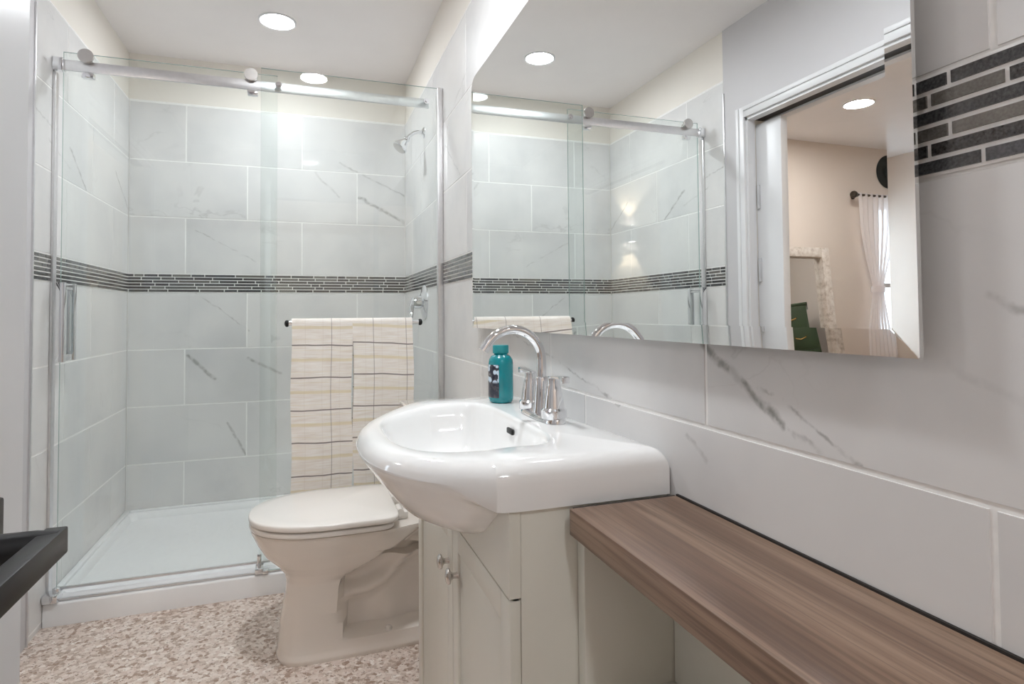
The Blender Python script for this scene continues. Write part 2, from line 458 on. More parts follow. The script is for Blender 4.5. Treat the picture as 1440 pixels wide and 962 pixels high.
# back wall
mb = MB(); mb.box(LX-.1, RX+.1, BY+.006, BY+.13, 0, CZ, mat=0)
tiled(mb, fB, LX, RX, [-.597, -.597, -.295, -.597, -.295, 0, -.597, -.295, -.597], .585)
wall_b = struct(mb.build('wall_back', ['paint', 'marble', 'grout'], smooth=False))
mosaic(fB, LX, RX, wall_b, None, 5)
# left wall with a doorway to the bedroom
DY0, DY1, DZ = 1.10, 2.272, 1.985
TE = 2.425                                             # tile edge
mb = MB()
for y0, y1, z0, z1 in ((DY1, BY+.13, 0, CZ), (FY-.1, DY0, 0, CZ), (DY0, DY1, DZ, CZ)):
    mb.box(LX-.15, LX-.006, y0, y1, z0, z1, mat=0)
mb.box(LX-.006, LX, FY, DY0, 0, CZ, mat=3); mb.box(LX-.006, LX, DY1, TE, 0, CZ, mat=3); mb.box(LX-.006, LX, DY0, DY1, DZ, CZ, mat=3)
tiled(mb, fL, TE, BY, [TE-.3, TE-.3, TE, TE-.3, TE, 0, TE-.3, TE, TE-.3], .6)
wall_l = struct(mb.build('wall_left', ['paint', 'marble', 'grout', 'paint_white'], smooth=False))
mosaic(fL, TE, BY, wall_l, None, 9)
mb = MB(); mb.box(LX-.002, LX+.006, TE-.008, TE+.001, 0, 2.15, .001)
struct(mb.build('trim_1', 'alu'), 'slim metal edge strip where the tiled left wall ends', 'trim')
# front wall with the entrance
mb = MB()
mb.box(LX-.15, -.23, FY-.1, FY, 0, CZ); mb.box(-.23, RX+.006, FY-.1, FY, 2.05, CZ)
struct(mb.build('wall_front', 'paint_white', smooth=False))
mb = MB(); mb.box(LX-.15, RX+.13, FY-.1, BY+.13, CZ, CZ+.1)
struct(mb.build('ceiling', 'ceiling', smooth=False))
mb = MB(); mb.box(LX-.15, RX+.13, FY-.1, BY+.13, -.1, 0)
struct(mb.build('floor', 'floor', smooth=False))
# hall behind the camera
HX0, HX1, HY = -.75, .9, -1.7
mb = MB(); mb.box(HX0-.1, HX1+.1, HY-.1, FY-.1, -.1, 0); struct(mb.build('floor_hall', 'bedfloor', smooth=False))
mb = MB(); mb.box(HX0-.1, HX1+.1, HY-.1, FY-.1, CZ, CZ+.1); struct(mb.build('ceiling_hall', 'ceiling', smooth=False))
mb = MB(); mb.box(HX0-.1, HX1+.1, HY-.1, HY, 0, CZ); mb.box(HX0-.1, HX0, HY, FY-.1, 0, CZ); mb.box(HX1, HX1+.1, HY, FY-.1, 0, CZ)
mb.box(RX+.13, HX1, FY-.1, FY-.05, 0, CZ)
struct(mb.build('wall_hall', 'bedwall', smooth=False))
# bedroom beyond the doorway
BX0, BX1, BY0, BY1 = -4.15, LX-.15, .90, 3.80
mb = MB(); mb.box(BX0-.1, BX1, BY0-.1, BY1+.1, -.1, 0); struct(mb.build('floor_bedroom', 'bedfloor', smooth=False))
mb = MB(); mb.box(BX0-.1, BX1, BY0-.1, BY1+.1, CZ, CZ+.1); struct(mb.build('ceiling_bedroom', 'ceiling', smooth=False))
WX0, WX1, WZ0, WZ1 = -4.05, -3.50, .6, 2.0
mb = MB()
mb.box(BX0-.1, WX0, BY1, BY1+.1, 0, CZ); mb.box(WX1, BX1, BY1, BY1+.1, 0, CZ)
mb.box(WX0, WX1, BY1, BY1+.1, 0, WZ0); mb.box(WX0, WX1, BY1, BY1+.1, WZ1, CZ)
struct(mb.build('wall_bedroom_back', 'bedwall', smooth=False))
mb = MB(); mb.box(BX0-.1, BX0, BY0-.1, BY1, 0, CZ); struct(mb.build('wall_bedroom_left', 'bedwall', smooth=False))
mb = MB(); mb.box(BX0, BX1, BY0-.1, BY0, 0, CZ); struct(mb.build('wall_bedroom_front', 'bedwall', smooth=False))
wn = bpy.data.objects.new('window_1', None); COL.objects.link(wn); wn.location = ((WX0+WX1)/2, BY1+.05, WZ0); ORG['window_1'] = Vector(wn.location)
struct(wn, 'bright bedroom window behind the sheer curtain', 'window')
mb = MB()
for a in ((WX0, WX0+.05, WZ0, WZ1), (WX1-.05, WX1, WZ0, WZ1), (WX0+.05, WX1-.05, WZ0, WZ0+.05), (WX0+.05, WX1-.05, WZ1-.05, WZ1), (WX0+.05, WX1-.05, 1.28, 1.32)):
    mb.box(a[0], a[1], BY1+.03, BY1+.07, a[2], a[3], .004)
mb.build('window_frame', 'trim', wn)
mb = MB(); mb.box(WX0+.04, WX1-.04, BY1+.048, BY1+.052, WZ0+.04, WZ1-.04); mb.build('window_pane', 'pane', wn)

# doorway casing and jamb
mb = MB(); x = LX
for (y0, y1, z0, z1) in ((DY1, DY1+.052, 0, DZ+.052), (DY0-.052, DY0, 0, DZ+.052), (DY0, DY1, DZ, DZ+.052)):
    mb.box(x-.002, x+.012, y0, y1, z0, z1, .003)
for (y0, y1, z0, z1) in ((DY1+.03, DY1+.05, 0, DZ+.05), (DY0-.05, DY0-.03, 0, DZ+.05), (DY0, DY1, DZ+.03, DZ+.05)):
    mb.box(x+.01, x+.018, y0, y1, z0, z1, .003)
struct(mb.build('trim_2', 'trim'), 'white casing around the bedroom doorway', 'trim')
mb = MB()
for x0, x1 in ((LX-.15, LX-.108), (LX-.042, LX)):
    mb.box(x0, x1, DY1-.012, DY1, 0, DZ); mb.box(x0, x1, DY0, DY0+.012, 0, DZ); mb.box(x0, x1, DY0, DY1, DZ-.012, DZ)
mb.box(LX-.1, LX-.05, DY0, DY1, DZ-.006, DZ, mat=1)
struct(mb.build('trim_3', ['trim', 'darkhole']), 'white split jamb lining the bedroom doorway', 'trim')
pd = bpy.data.objects.new('door_1', None); COL.objects.link(pd); pd.location = (LX-.075, DY1, 0); ORG['door_1'] = Vector(pd.location)
struct(pd, 'white pocket door standing a hand width out of the left doorway jamb', 'door')
mb = MB(); mb.box(LX-.095, LX-.058, DY1-.155, DY1+.02, .01, DZ-.03, .002); mb.build('door_panel', 'trim', pd)
for z in (1.56, 1.22, .88, .3):
    mb = MB(); mb.box(LX-.058, LX-.046, DY1-.024, DY1-.012, z, z+.11, .002); mb.build('guide_strip', 'hinge', pd)

# entrance door leaf standing open beside the camera
ex = -.222
ed = bpy.data.objects.new('door_2', None); COL.objects.link(ed); ed.location = (ex-.02, FY, 0); ORG['door_2'] = Vector(ed.location)
struct(ed, 'white entrance door standing open at the left edge of the picture', 'door')
mb = MB(); mb.box(ex-.038, ex, FY+.004, .615, .01, 2.03, .002); mb.build('door_panel', 'trim', ed)
hz = .919; hy = .531
mb = MB(); mb.box(ex-.001, ex+.008, hy-.030, hy+.030, hz-.030, hz+.026, .002)
han = mb.build('lever_handle', 'black', ed); sub(han, 'matte black square lever handle')
mb = MB(); mb.lathe([(.016, 0), (.016, .004), (.0135, .006), (.0135, .012), (.0115, .014), (.0115, .036), (.010, .05)], (ex+.008, hy-.018, hz), (1, 0, 0), 32)
mb.build('lever_neck', 'black', han)
mb = MB(); mb.box(ex+.046, ex+.060, hy-.165, hy-.006, hz-.0095, hz+.0095, .0012)
mb.lathe([(.003, 0), (.003, .001)], (ex+.053, hy-.0062, hz-.002), (0, 1, 0), 16)
mb.build('lever_bar', 'black', han)

# ------------------------------------------------------------------ shower base
sp = thing('shower_tray', 'white acrylic shower tray with raised curb on the pebble floor', 'shower tray', ((LX+RX)/2, 3.05, 0))
def pan_ring(ins_f, ins, z, n=10, r=.03):
    x0, x1, y0, y1 = LX+.001+ins, RX-.001-ins, 2.545+ins_f, BY-.001-ins
    out = []
    for cx, cy, a0 in ((x1-r, y1-r, 0), (x0+r, y1-r, 90), (x0+r, y0+r, 180), (x1-r, y0+r, 270)):
        for k in range(n+1):
            a = math.radians(a0+90*k/n); out.append((cx+r*math.cos(a), cy+r*math.sin(a), z))
    return out
mb = MB()
mb.loft([pan_ring(0, 0, 0, r=.004), pan_ring(0, 0, .072, r=.004), pan_ring(.003, .001, .078, r=.005), pan_ring(.008, .003, .080, r=.006),
         pan_ring(.078, .003, .082, r=.01), pan_ring(.080, .022, .083, r=.02), pan_ring(.088, .030, .078, r=.03), pan_ring(.10, .042, .050, r=.03), pan_ring(.14, .08, .046, r=.05), pan_ring(.4, .4, .043, r=.05)])
mb.build('pan', 'acrylic', sp, angle=50)
mb = MB()   # upstand against the three walls
mb.box(LX+.001, LX+.024, 2.66, BY-.001, .075, .0935, .003); mb.box(RX-.024, RX-.001, 2.66, BY-.001, .075, .0935, .003); mb.box(LX+.024, RX-.024, BY-.024, BY-.001, .075, .0935, .003)
mb.build('pan_ledge', 'acrylic', sp)

# ------------------------------------------------------------------ shower screen (fixed) and sliding door
GF, GB, GS = 2.560, 2.580, 2.600        # fixed pane, bar, sliding pane
GT = 2.055
def pane(name, x0, x1, y, z0, z1, parent):
    mb = MB(); t = .004
    mb.box(x0, x1, y-t, y+t, z0, z1, mat=1)
    for f in mb.bm.faces:
        if abs(f.normal.y) > .9 or abs(f.calc_center_median().y-y) > t*.9: f.material_index = 0
    mb.bm.normal_update()
    return mb.build(name, ['glass', 'glass_edge'], parent, smooth=False)
sc = thing('shower_screen', 'fixed clear glass shower panel with long metal top rail', 'shower screen', (.2, GF, .083))
pane('fixed_panel', -.163, RX-.012, GF, .0886, GT+.010, sc)
mb = MB(); mb.box(RX-.024, RX-.0005, GF-.017, GF+.017, .086, GT+.010, .002); mb.build('wall_channel', 'alu', sc)
mb = MB(); mb.box(LX+.0006, LX+.009, GS-.022, GS+.010, .084, 1.974, .001); sub(mb.build('bumper_strip', 'alu', sc), 'grey seal strip on the left wall')
mb = MB(); mb.box(LX+.02, .512, GB-.006, GB+.006, 1.981, 2.019, .0008); mb.build('track_bar', 'alu', sc)
mb = MB(); mb.box(LX+.0006, LX+.034, GB-.014, GB+.014, 1.976, 2.024, .003); mb.build('bar_bracket', 'chrome', sc)
for x in (-.098, .497):
    mb = MB(); mb.lathe([(.012, 0), (.012, .006), (.009, .008), (.009, .018), (.0, .018)], (x, GF-.012, 2.002), (0, 1, 0), 28)
    mb.lathe([(.006, 0), (.006, .024)], (x, GF-.02, 2.002), (0, 1, 0), 16)
    mb.build('panel_clamp', 'chrome', sc)
mb = MB(); mb.box(LX+.03, RX-.024, GF-.0055, GF+.0055, .0825, .0885, .001); mb.build('threshold_rail', 'alu', sc)
mb = MB(); mb.box(LX+.002, LX+.05, GF-.03, GF+.03, .0835, .112, .006); mb.lathe([(.012, 0), (.012, .012), (.006, .016)], (LX+.035, GF+.01, .11), (0, 0, 1), 20)
mb.build('corner_block', 'chrome', sc)
mb = MB(); mb.box(-.178, -.148, GF-.018, GS+.018, .0835, .105, .004); mb.box(-.172, -.156, GF+.012, GF+.022, .1, .15, .003); mb.box(-.150, -.128, GF-.022, GF+.004, .0835, .098, .003)
mb.build('door_guide', 'chrome', sc)
tbr = thing('towel_bar', 'chrome towel bar with end caps painted black as dark reflections on the fixed shower glass', 'towel bar', (.195, GF, 1.05))
tb = MB(); ty, tz = 2.478, 1.050
tb.tube([(-.058, ty, tz), (.448, ty, tz)], .009, 20)
for x in (.03, .40):
    tb.tube([(x, ty, tz), (x, GF-.004, tz)], .006, 16); tb.lathe([(.014, 0), (.014, .004)], (x, GF-.009, tz), (0, 1, 0), 24)
tb.build('bar', 'chrome', tbr)
for x, s in ((-.058, -1), (.448, 1)):  # chrome caps, coloured black to stand in for the dark they reflect
    mb = MB(); mb.lathe([(.009, -.002), (.0125, 0), (.0135, .006), (.011, .011), (.004, .014)], (x, ty, tz), (s, 0, 0), 24); sub(mb.build('end_cap', 'black', tbr), 'rounded chrome end cap with its dark reflection painted black')

sd = thing('sliding_shower_door', 'clear glass sliding shower door with square pull on two rollers', 'shower door', (-.47, GS, .11))
gp = pane('glass_panel', -.836, -.104, GS, .108, GT, sd)
for x in (-.757, -.200):
    mb = MB()
    mb.lathe([(.0245, 0), (.0255, .001), (.0255, .011), (.0215, .0111), (.0215, .02), (.010, .0201), (.010, .05)], (x, GB-.022, 2.036), (0, 1, 0), 36)
    rl = mb.build('roller', 'brushed', sd)
    mb = MB(); mb.lathe([(.018, 0), (.0195, .001), (.0195, .012), (.017, .014)], (x, GB-.010, 2.036), (0, 1, 0), 32); sub(mb.build('tyre', 'black', rl), 'black roller tyre')
    mb = MB(); mb.box(x-.014, x+.024, GB-.016, GB+.010, 1.957, 1.976, .002); mb.lathe([(.007, 0), (.007, .03)], (x+.006, GB-.012, 1.966), (0, 1, 0), 20); mb.build('anti_lift_stop', 'chrome', sd)
mb = MB(); hx = -.818
for y0, y1 in ((GS-.062, GS-.042), (GS+.042, GS+.062)):
    mb.box(hx-.013, hx+.013, y0, y1, .922, 1.206, .002)
for z in (.936, 1.192):
    mb.box(hx-.011, hx+.011, GS-.044, GS+.044, z-.011, z+.011, .001)
sub(mb.build('pull_handle', 'chrome', sd), 'chrome square bar pull on both faces')
mb = MB(); mb.box(-.836, -.104, GS-.0055, GS+.0055, .106, .114, .001); mb.build('bottom_seal', 'alu', sd)

# towels
def towel(name, label, x0, x1, zb, seed, ph):
    rnd = random.Random(seed); mb = MB()
    lay = mb.bm.verts.layers.float_vector.new('uvt')
    nx, top = 24, .0165
    prof = []                                        # (y offset, z, length along the cloth)
    zb2 = zb+.12
    nf = 60
    for k in range(nf+1): prof.append((-top, lerp(zb, tz, k/nf)))
    for k in range(1, 12):
        a = PI-PI*k/12; prof.append((math.cos(a)*top, tz+math.sin(a)*top*.9))
    for k in range(nf+1): prof.append((top, lerp(tz, zb2, k/nf)))
    rows = []; s = 0
    for th in (0, 1):
        R = []
        for i, (dy, z) in enumerate(prof):
            row = []
            for j in range(nx+1):
                q = j/nx; x = lerp(x0, x1, q)
                drop = max(0, (tz-z))
                wv = .0035*math.sin(q*7+ph+z*3)*min(1, drop*5)+.0015*math.sin(q*19+z*11+ph)*min(1, drop*8)
                t = .0045 if th else -.0035
                sg = -1 if i <= nf else (1 if i > nf+11 else 0)
                if sg == 0:
                    a = PI-PI*(i-nf)/12; off = Vector((0, math.cos(a)*t, math.sin(a)*t))
                else: off = Vector((0, sg*t, 0))
                xx = x+.002*math.sin(z*14+ph)*(1 if 0 < j < nx else 1.4)
                zz = z+.003*math.sin(q*5+ph)*(1 if i == 0 else 0)
                v = mb.bm.verts.new((xx, ty+dy+wv*(1 if sg else 0)+off.y, zz+off.z))
                lay_y = (tz+top-z)+(.012*(1-q) if seed == 2 else .004*(1-q)) if i <= nf else (-(tz+top-z))
                v[lay] = (q*(x1-x0)+(-.015 if seed == 2 else -.082), lay_y, 0)
                row.append(v)
            R.append(row)
        rows.append(R)
    O, I = rows[1], rows[0]
    for A, flip in ((O, 0), (I, 1)):
        for a, b in zip(A, A[1:]):
            for j in range(nx):
                q = (a[j], a[j+1], b[j+1], b[j]); mb.bm.faces.new(q[::-1] if flip else q)
    m = len(prof)
    for j in range(nx):
        for i in (0, m-1): mb.bm.faces.new((O[i][j], O[i][j+1], I[i][j+1], I[i][j]))
    for i in range(m-1):
        for j in (0, nx): mb.bm.faces.new((O[i][j], O[i+1][j], I[i+1][j], I[i][j]))
    o = mb.build(name, 'towel', None, angle=60, origin=((x0+x1)/2, ty, zb))
    return tag(o, label, 'towel', 'checked towels on the glass towel bar')
towel('hand_towel', 'cream checked towel on the left half of the towel bar, nearer the shower door', -.047, .1785, .392, 1, 0.2)
towel('hand_towel', 'cream checked towel on the right half of the towel bar, partly behind the basin', .183, .420, .400, 2, 2.3)

# shower head and valve on the right wall
sh = thing('showerhead', 'chrome showerhead angled down from the right shower wall', 'showerhead', (RX, 2.97, 1.99))
mb = MB(); mb.lathe([(.028, 0), (.028, .003), (.020, .010), (.012, .014)], (RX+.0005, 2.97, 1.992), (-1, 0, 0), 32); mb.build('wall_flange', 'chrome', sh)
mb = MB(); mb.tube([(RX-.008, 2.97, 1.992), (RX-.035, 2.97, 1.992), (RX-.055, 2.97, 1.984), (RX-.075, 2.97, 1.968), (RX-.088, 2.97, 1.952)], .0095, 16); mb.build('shower_arm', 'chrome', sh)
ax = Vector((-.62, -.10, -.78)).normalized()
mb = MB(); mb.lathe([(.011, 0), (.016, .008), (.016, .014), (.012, .020), (.020, .032), (.034, .055), (.038, .062), (.038, .072), (.034, .075)], Vector((RX-.082, 2.97, 1.958)), ax, 36); hd = mb.build('spray_head', 'chrome', sh)
mb = MB(); mb.lathe([(.033, 0), (.033, .002), (.028, .003)], Vector((RX-.082, 2.97, 1.958))+ax*.0745, ax, 36)
mb.build('spray_plate', 'brushed', hd)
sv = thing('shower_valve', 'round chrome shower valve with lever on the right shower wall', 'shower valve', (RX, 2.97, 1.142))
mb = MB(); mb.lathe([(.086, 0), (.086, .004), (.078, .012), (.050, .018), (.042, .022), (.038, .024)], (RX+.0005, 2.97, 1.142), (-1, 0, 0), 48); mb.build('escutcheon', 'chrome', sv)
mb = MB(); mb.lathe([(.034, .018), (.032, .045), (.028, .06), (.018, .068)], (RX, 2.97, 1.142), (-1, 0, 0), 36)
hub = mb.build('valve_hub', 'chrome', sv)
mb = MB(); mb.tube([(RX-.058, 2.97, 1.142), (RX-.068, 2.965, 1.115), (RX-.07, 2.955, 1.085), (RX-.075, 2.945, 1.062)], [.014, .012, .010, .011], 16); mb.build('valve_lever', 'chrome', hub)

# ------------------------------------------------------------------ recessed ceiling lights
def downlight(label, x, y, r, lens, group='round recessed ceiling lights'):
    t = thing('recessed_light', label, 'ceiling light', (x, y, CZ), group)
    mb = MB(); mb.lathe([(r+.012, 0), (r+.012, -.004), (r+.006, -.008), (r, -.006), (r, -.001)], (x, y, CZ+.001), (0, 0, 1), 48, cap=False); mb.build('trim_ring', 'trim', t)
    mb = MB(); mb.lathe([(r, 0), (r, -.003), (r*.6, -.005)], (x, y, CZ+.0005), (0, 0, 1), 48); mb.build('light_lens', lens, t)
downlight('round recessed light in the ceiling over the shower', -.121, 2.99, .072, 'lens_shower')
downlight('round recessed light seen as a bright disc reflected in the shower glass', .05, 1.47, .072, 'lens_room')
downlight('round recessed light in the bedroom ceiling, seen through the doorway in the mirror', -2.41, 3.0, .085, 'lens_bed')
downlight('unseen fill light added in the hall ceiling behind the entrance', .1, -.95, .075, 'lens_fill')  # added lamp out of view, fills the room from behind the camera

# ------------------------------------------------------------------ toilet
YC = 2.11
tl = thing('toilet', 'white two piece toilet with closed lid between basin and shower', 'toilet', (.2, YC, 0))
def outl(xf, xm, xb, w, n=120, ef=2.2, eb=3.5, z=0):
    out = []
    for k in range(n):
        a = 2*PI*k/n; c, s = math.cos(a), math.sin(a)
        e = ef if c > 0 else eb
        X = xm-(xm-xf)*abs(c)**(2/e) if c > 0 else xm+(xb-xm)*abs(c)**(2/e)
        Y = w*(1 if s >= 0 else -1)*abs(s)**(2/e)
        out.append((X, Y, z))
    return out
def tz_of(z):
    xf = interp(z, [(0, -.080), (.012, -.084), (.03, -.080), (.106, -.072), (.2, -.056), (.235, -.054), (.26, -.060), (.29, -.084), (.32, -.118), (.36, -.142), (.40, -.160), (.408, -.162)])
    w = interp(z, [(0, .114), (.012, .117), (.03, .113), (.1, .106), (.2, .103), (.24, .106), (.27, .120), (.30, .142), (.34, .166), (.38, .182), (.40, .188), (.408, .187)])
    xm = interp(z, [(0, .03), (.22, .05), (.32, .08), (.40, .09)])
    xb = interp(z, [(0, .50), (.25, .49), (.34, .53), (.40, .545)])
    ef = interp(z, [(0, 2.8), (.2, 2.6), (.32, 2.2)]); eb = 4
    return xf, xm, xb, w, ef, eb
rings = []
NZ = 110
TRAP = [(.14, .185), (.20, .19), (.25, .21), (.29, .255), (.33, .31), (.38, .36)]
for k in range(NZ+1):
    z = .408*k/NZ
    xf, xm, xb, wd, ef, eb = tz_of(z)
    r = []
    for X, Y, _ in outl(xf, xm, xb, wd, 420, ef, eb, z):
        lim = lerp(wd, .085 if z > .3 else .075, sstep(.2, .34, X)) if z > .3 else wd
        if z > .34: lim = lerp(wd, .155, sstep(.22, .36, X))
        Y2 = max(-lim, min(lim, Y))
        zt = .262+.62*max(0, X-.14)
        rec = sstep(.116, .127, X)*sstep(.055, .075, z)*(1-sstep(zt-.035, zt+.01, z))
        d = min(math.hypot(X-(a[0]+(b[0]-a[0])*q/8), z-(a[1]+(b[1]-a[1])*q/8)) for a, b in zip(TRAP, TRAP[1:]) for q in range(9))
        ridge = .034*math.exp(-(d/.026)**2)
        d2 = math.hypot(X-.27, (z-.10)*.9); ridge += .016*math.exp(-(d2/.045)**2)
        Y2 = math.copysign(max(0, abs(Y2)-rec*(.064-ridge)), Y2) if abs(Y2) > .05 else Y2
        r.append((X, YC+Y2, z))
    rings.append(r)
mb = MB(); mb.loft(rings)
mb.build('bowl', 'toilet', tl, angle=50)
def slab(z0, z1, xf, xm, xb, w, rnd, dome=0, ef=2.25, eb=6):
    R = []
    for ins, z in ((rnd, z0), (rnd*.3, z0+rnd*.3), (0, z0+rnd), (0, z1-rnd), (rnd*.3, z1-rnd*.3), (rnd, z1)):
        R.append([(x, YC+y, z) for x, y, _ in outl(xf+ins, xm, xb-ins, w-ins, 120, ef, eb)])
    for sc_ in (.85, .6, .3, .05):
        R.append([(xm+.02+(x-xm-.02)*sc_, YC+y*sc_, z1+dome*(1-sc_**2)) for x, y, _ in outl(xf+rnd, xm, xb-rnd, w-rnd, 120, ef, eb)])
    return R
mb = MB(); mb.loft(slab(.4125, .4275, -.164, .08, .275, .199, .004, eb=9)); mb.build('seat', 'seat', tl, angle=50)
mb = MB(); mb.loft(slab(.4325, .4515, -.166, .085, .288, .203, .005, .011, eb=10)); mb.build('lid', 'seat', tl, angle=50)
for y in (-.075, .075):
    mb = MB(); mb.tube([(.300, YC+y-.03, .432), (.300, YC+y+.03, .432)], .012, 20); mb.box(.285, .325, YC+y-.026, YC+y+.026, .409, .432, .004); mb.build('seat_hinge', 'seat', tl)
mb = MB(); R = []
for ins, z in ((.012, .409), (.004, .43), (0, .5), (-.008, .715), (-.006, .722)):
    x0, x1, y0, y1, r = .365+ins, .556, YC-.205+ins, YC+.205-ins, .03
    q = []
    for cx, cy, a0 in ((x1-r, y1-r, 0), (x0+r, y1-r, 90), (x0+r, y0+r, 180), (x1-r, y0+r, 270)):
        for k in range(9):
            a = math.radians(a0+90*k/8); q.append((cx+r*math.cos(a), cy+r*math.sin(a), z))
    R.append(q)
mb.loft(R); mb.build('tank', 'toilet', tl, angle=50)
mb = MB(); mb.box(.345, .560, YC-.222, YC+.222, .723, .752, .008, seg=3); mb.build('tank_lid', 'toilet', tl)
mb = MB(); mb.lathe([(.012, 0), (.012, .01), (.008, .014)], (.357, YC-.15, .68), (-1, 0, 0), 20); mb.box(.338, .345, YC-.155, YC-.085, .672, .688, .003); sub(mb.build('flush_lever', 'chrome', tl), 'chrome flush lever')
for y in (-1, 1):
    mb = MB(); mb.lathe([(.013, 0), (.013, .012), (.010, .021), (.004, .025)], (.262, YC+y*.093, .046), (0, 0, 1), 20); mb.build('bolt_cap', 'seat', tl)

# ------------------------------------------------------------------ vanity basin
CX, CY = .34, 1.23
bs = thing('vanity_basin', 'white ceramic bow front basin on the cream cabinet', 'basin', (CX, CY, .785))
YN, YF, XB = .856, 1.604, RX-.002
def outline_pts():
    # ordered polygon of the top view: back edge, near side, bow front, far side
    P = [(XB, YF), (XB, CY), (XB, YN)]
    P += [(.45, YN), (.300, YN)]
    n = 40
    for k in range(n+1):
        q = -1+2*k/n
        y = CY+q*(CY-YN-.006)
        x = .100+.170*abs(q)**2.5
        P.append((x, y))
    P += [(.300, YF), (.45, YF)]
    return P
POLY = outline_pts()
def ray_out(a, poly=POLY):
    d = Vector((math.cos(a), math.sin(a))); best = 0
    for i in range(len(poly)):
        p = Vector(poly[i])-Vector((CX, CY)); q = Vector(poly[(i+1) % len(poly)])-Vector((CX, CY)); e = q-p
        den = d.x*e.y-d.y*e.x
        if abs(den) < 1e-9: continue
        t = (p.x*e.y-p.y*e.x)/den; u = (p.x*d.y-p.y*d.x)/den
        if t > 0 and -1e-6 <= u <= 1+1e-6: best = max(best, t)
    return best
ANG = [2*PI*k/200 for k in range(200)]
for px_, py_ in ((XB, YN), (XB, YF), (.272, YN+.004), (.272, YF-.004)):
    ANG.append(math.atan2(py_-CY, px_-CX) % (2*PI))
ANG.sort()
OUT = [ray_out(a) for a in ANG]
def ringo(ins, z, scale=1.0):
    r = []
    for a, d in zip(ANG, OUT):
        dd = max(.02, d*scale-ins)
        x, y = CX+dd*math.cos(a), CY+dd*math.sin(a)
        zz = z(a, x, y) if callable(z) else z
        r.append((min(x, XB), y, zz))
    return r
def frontness(a): return sstep(.25, .75, -math.cos(a)) if True else 0
ZF = [(0, .645), (.2, .649), (.4, .668), (.65, .705), (.8, .745), (.92, .785), (.96, .797), (.985, .806), (1, .816)]
ZS = [(0, .645), (.2, .649), (.4, .67), (.65, .712), (.8, .752), (.90, .777), (.94, .783), (1, .784)]
def corner_front(a, x, y):
    # 1 on the bowed front, 0 on the straight sides and back
    return sstep(.285, .235, x)
def hull(s):
    def z(a, x, y):
        i = min(range(len(ANG)), key=lambda k: abs(ANG[k]-a)); d = OUT[i]
        xo, yo = CX+d*math.cos(a), CY+d*math.sin(a)
        cf = 1-sstep(.20, .28, xo)
        return lerp(interp(s, ZS), interp(s, ZF), cf)
    return z
def low(a, d):
    # the bowed front rim sits a little lower than the deck
    return .012*(1-sstep(.12, .33, CX+d*math.cos(a)))
def rim(ins, z):
    r = []
    for a, d in zip(ANG, OUT):
        dd = d-ins
        x, y = CX+dd*math.cos(a), CY+dd*math.sin(a)
        r.append((min(x, XB), y, z-low(a, d)))
    return r
def bowl_ring(sc_, z):
    r = []
    for a, d in zip(ANG, OUT):
        c, sn = math.cos(a), math.sin(a); p = 4
        k = (1/(d-.052))**p+(max(0, c)/.092)**p+(abs(sn)/.300)**p
        k = k**(-1/p)
        bx0, by0 = CX+k*c, CY+k*sn
        r.append((lerp(CX-.03, bx0, sc_), lerp(CY, by0, sc_), z-low(a, d)*max(0, (z-.75)/.107)))
    return r
rings = [ringo(0, hull(q), q) for q in (.06, .2, .35, .5, .65, .75, .85, .92, .95, .97, .985, .994)]
rings += [ringo(0, hull(1.0)), rim(0, .824), rim(.002, .834), rim(.006, .842), rim(.013, .849), rim(.023, .854), rim(.034, .8565)]
rings += [bowl_ring(1.03, .857), bowl_ring(1.0, .8555), bowl_ring(.975, .850), bowl_ring(.95, .840), bowl_ring(.925, .822), bowl_ring(.895, .795), bowl_ring(.83, .765), bowl_ring(.70, .738), bowl_ring(.48, .722), bowl_ring(.25, .714), bowl_ring(.09, .712)]
mb = MB(); mb.loft(rings)
mb.build('basin', 'porcelain', bs, angle=80)
mb = MB(); mb.lathe([(.022, 0), (.024, .002), (.018, .004), (.004, .005)], (CX-.03, CY, .7122), (0, 0, 1), 28); sub(mb.build('drain', 'chrome', bs), 'chrome drain')
mb = MB()
mb.box(.415, .4215, CY-.017, CY+.017, .823, .835, .002)
sub(mb.build('overflow_slot', 'darkhole', bs), 'dark overflow slot')

# faucet
fx, fy, fz = .485, 1.213, .857
fc = thing('basin_faucet', 'chrome gooseneck faucet with two lever handles on the white basin', 'faucet', (fx, fy, fz))
mb = MB(); R = []
for ins, z in ((0, 0), (0, .006), (.003, .011), (.010, .013)):
    R.append([(fx+(.027-ins)*math.copysign(abs(math.cos(a))**.8, math.cos(a)), fy+(.098-ins)*math.copysign(abs(math.sin(a))**.7, math.sin(a)), fz+z) for a in [2*PI*k/64 for k in range(64)]])
mb.loft(R); mb.build('base_plate', 'chrome', fc)
mb = MB()
mb.lathe([(.021, .010), (.018, .03), (.0155, .06), (.0148, .085), (.013, .088)], (fx, fy, fz), (0, 0, 1), 32)
pts = [(fx, fy, fz+.08), (fx, fy, fz+.118)]
Rr = .066; zc = fz+.124
for k in range(0, 19):
    a = math.radians(0+148*k/18); pts.append((fx-Rr+Rr*math.cos(a), fy, zc+Rr*math.sin(a)))
e = Vector(pts[-1]); d = (e-Vector(pts[-2])).normalized(); pts.append(tuple(e+d*.016))
mb.tube(pts, [.0104]*2+[.0098]*(len(pts)-2), 20)
mb.build('spout', 'chrome', fc)
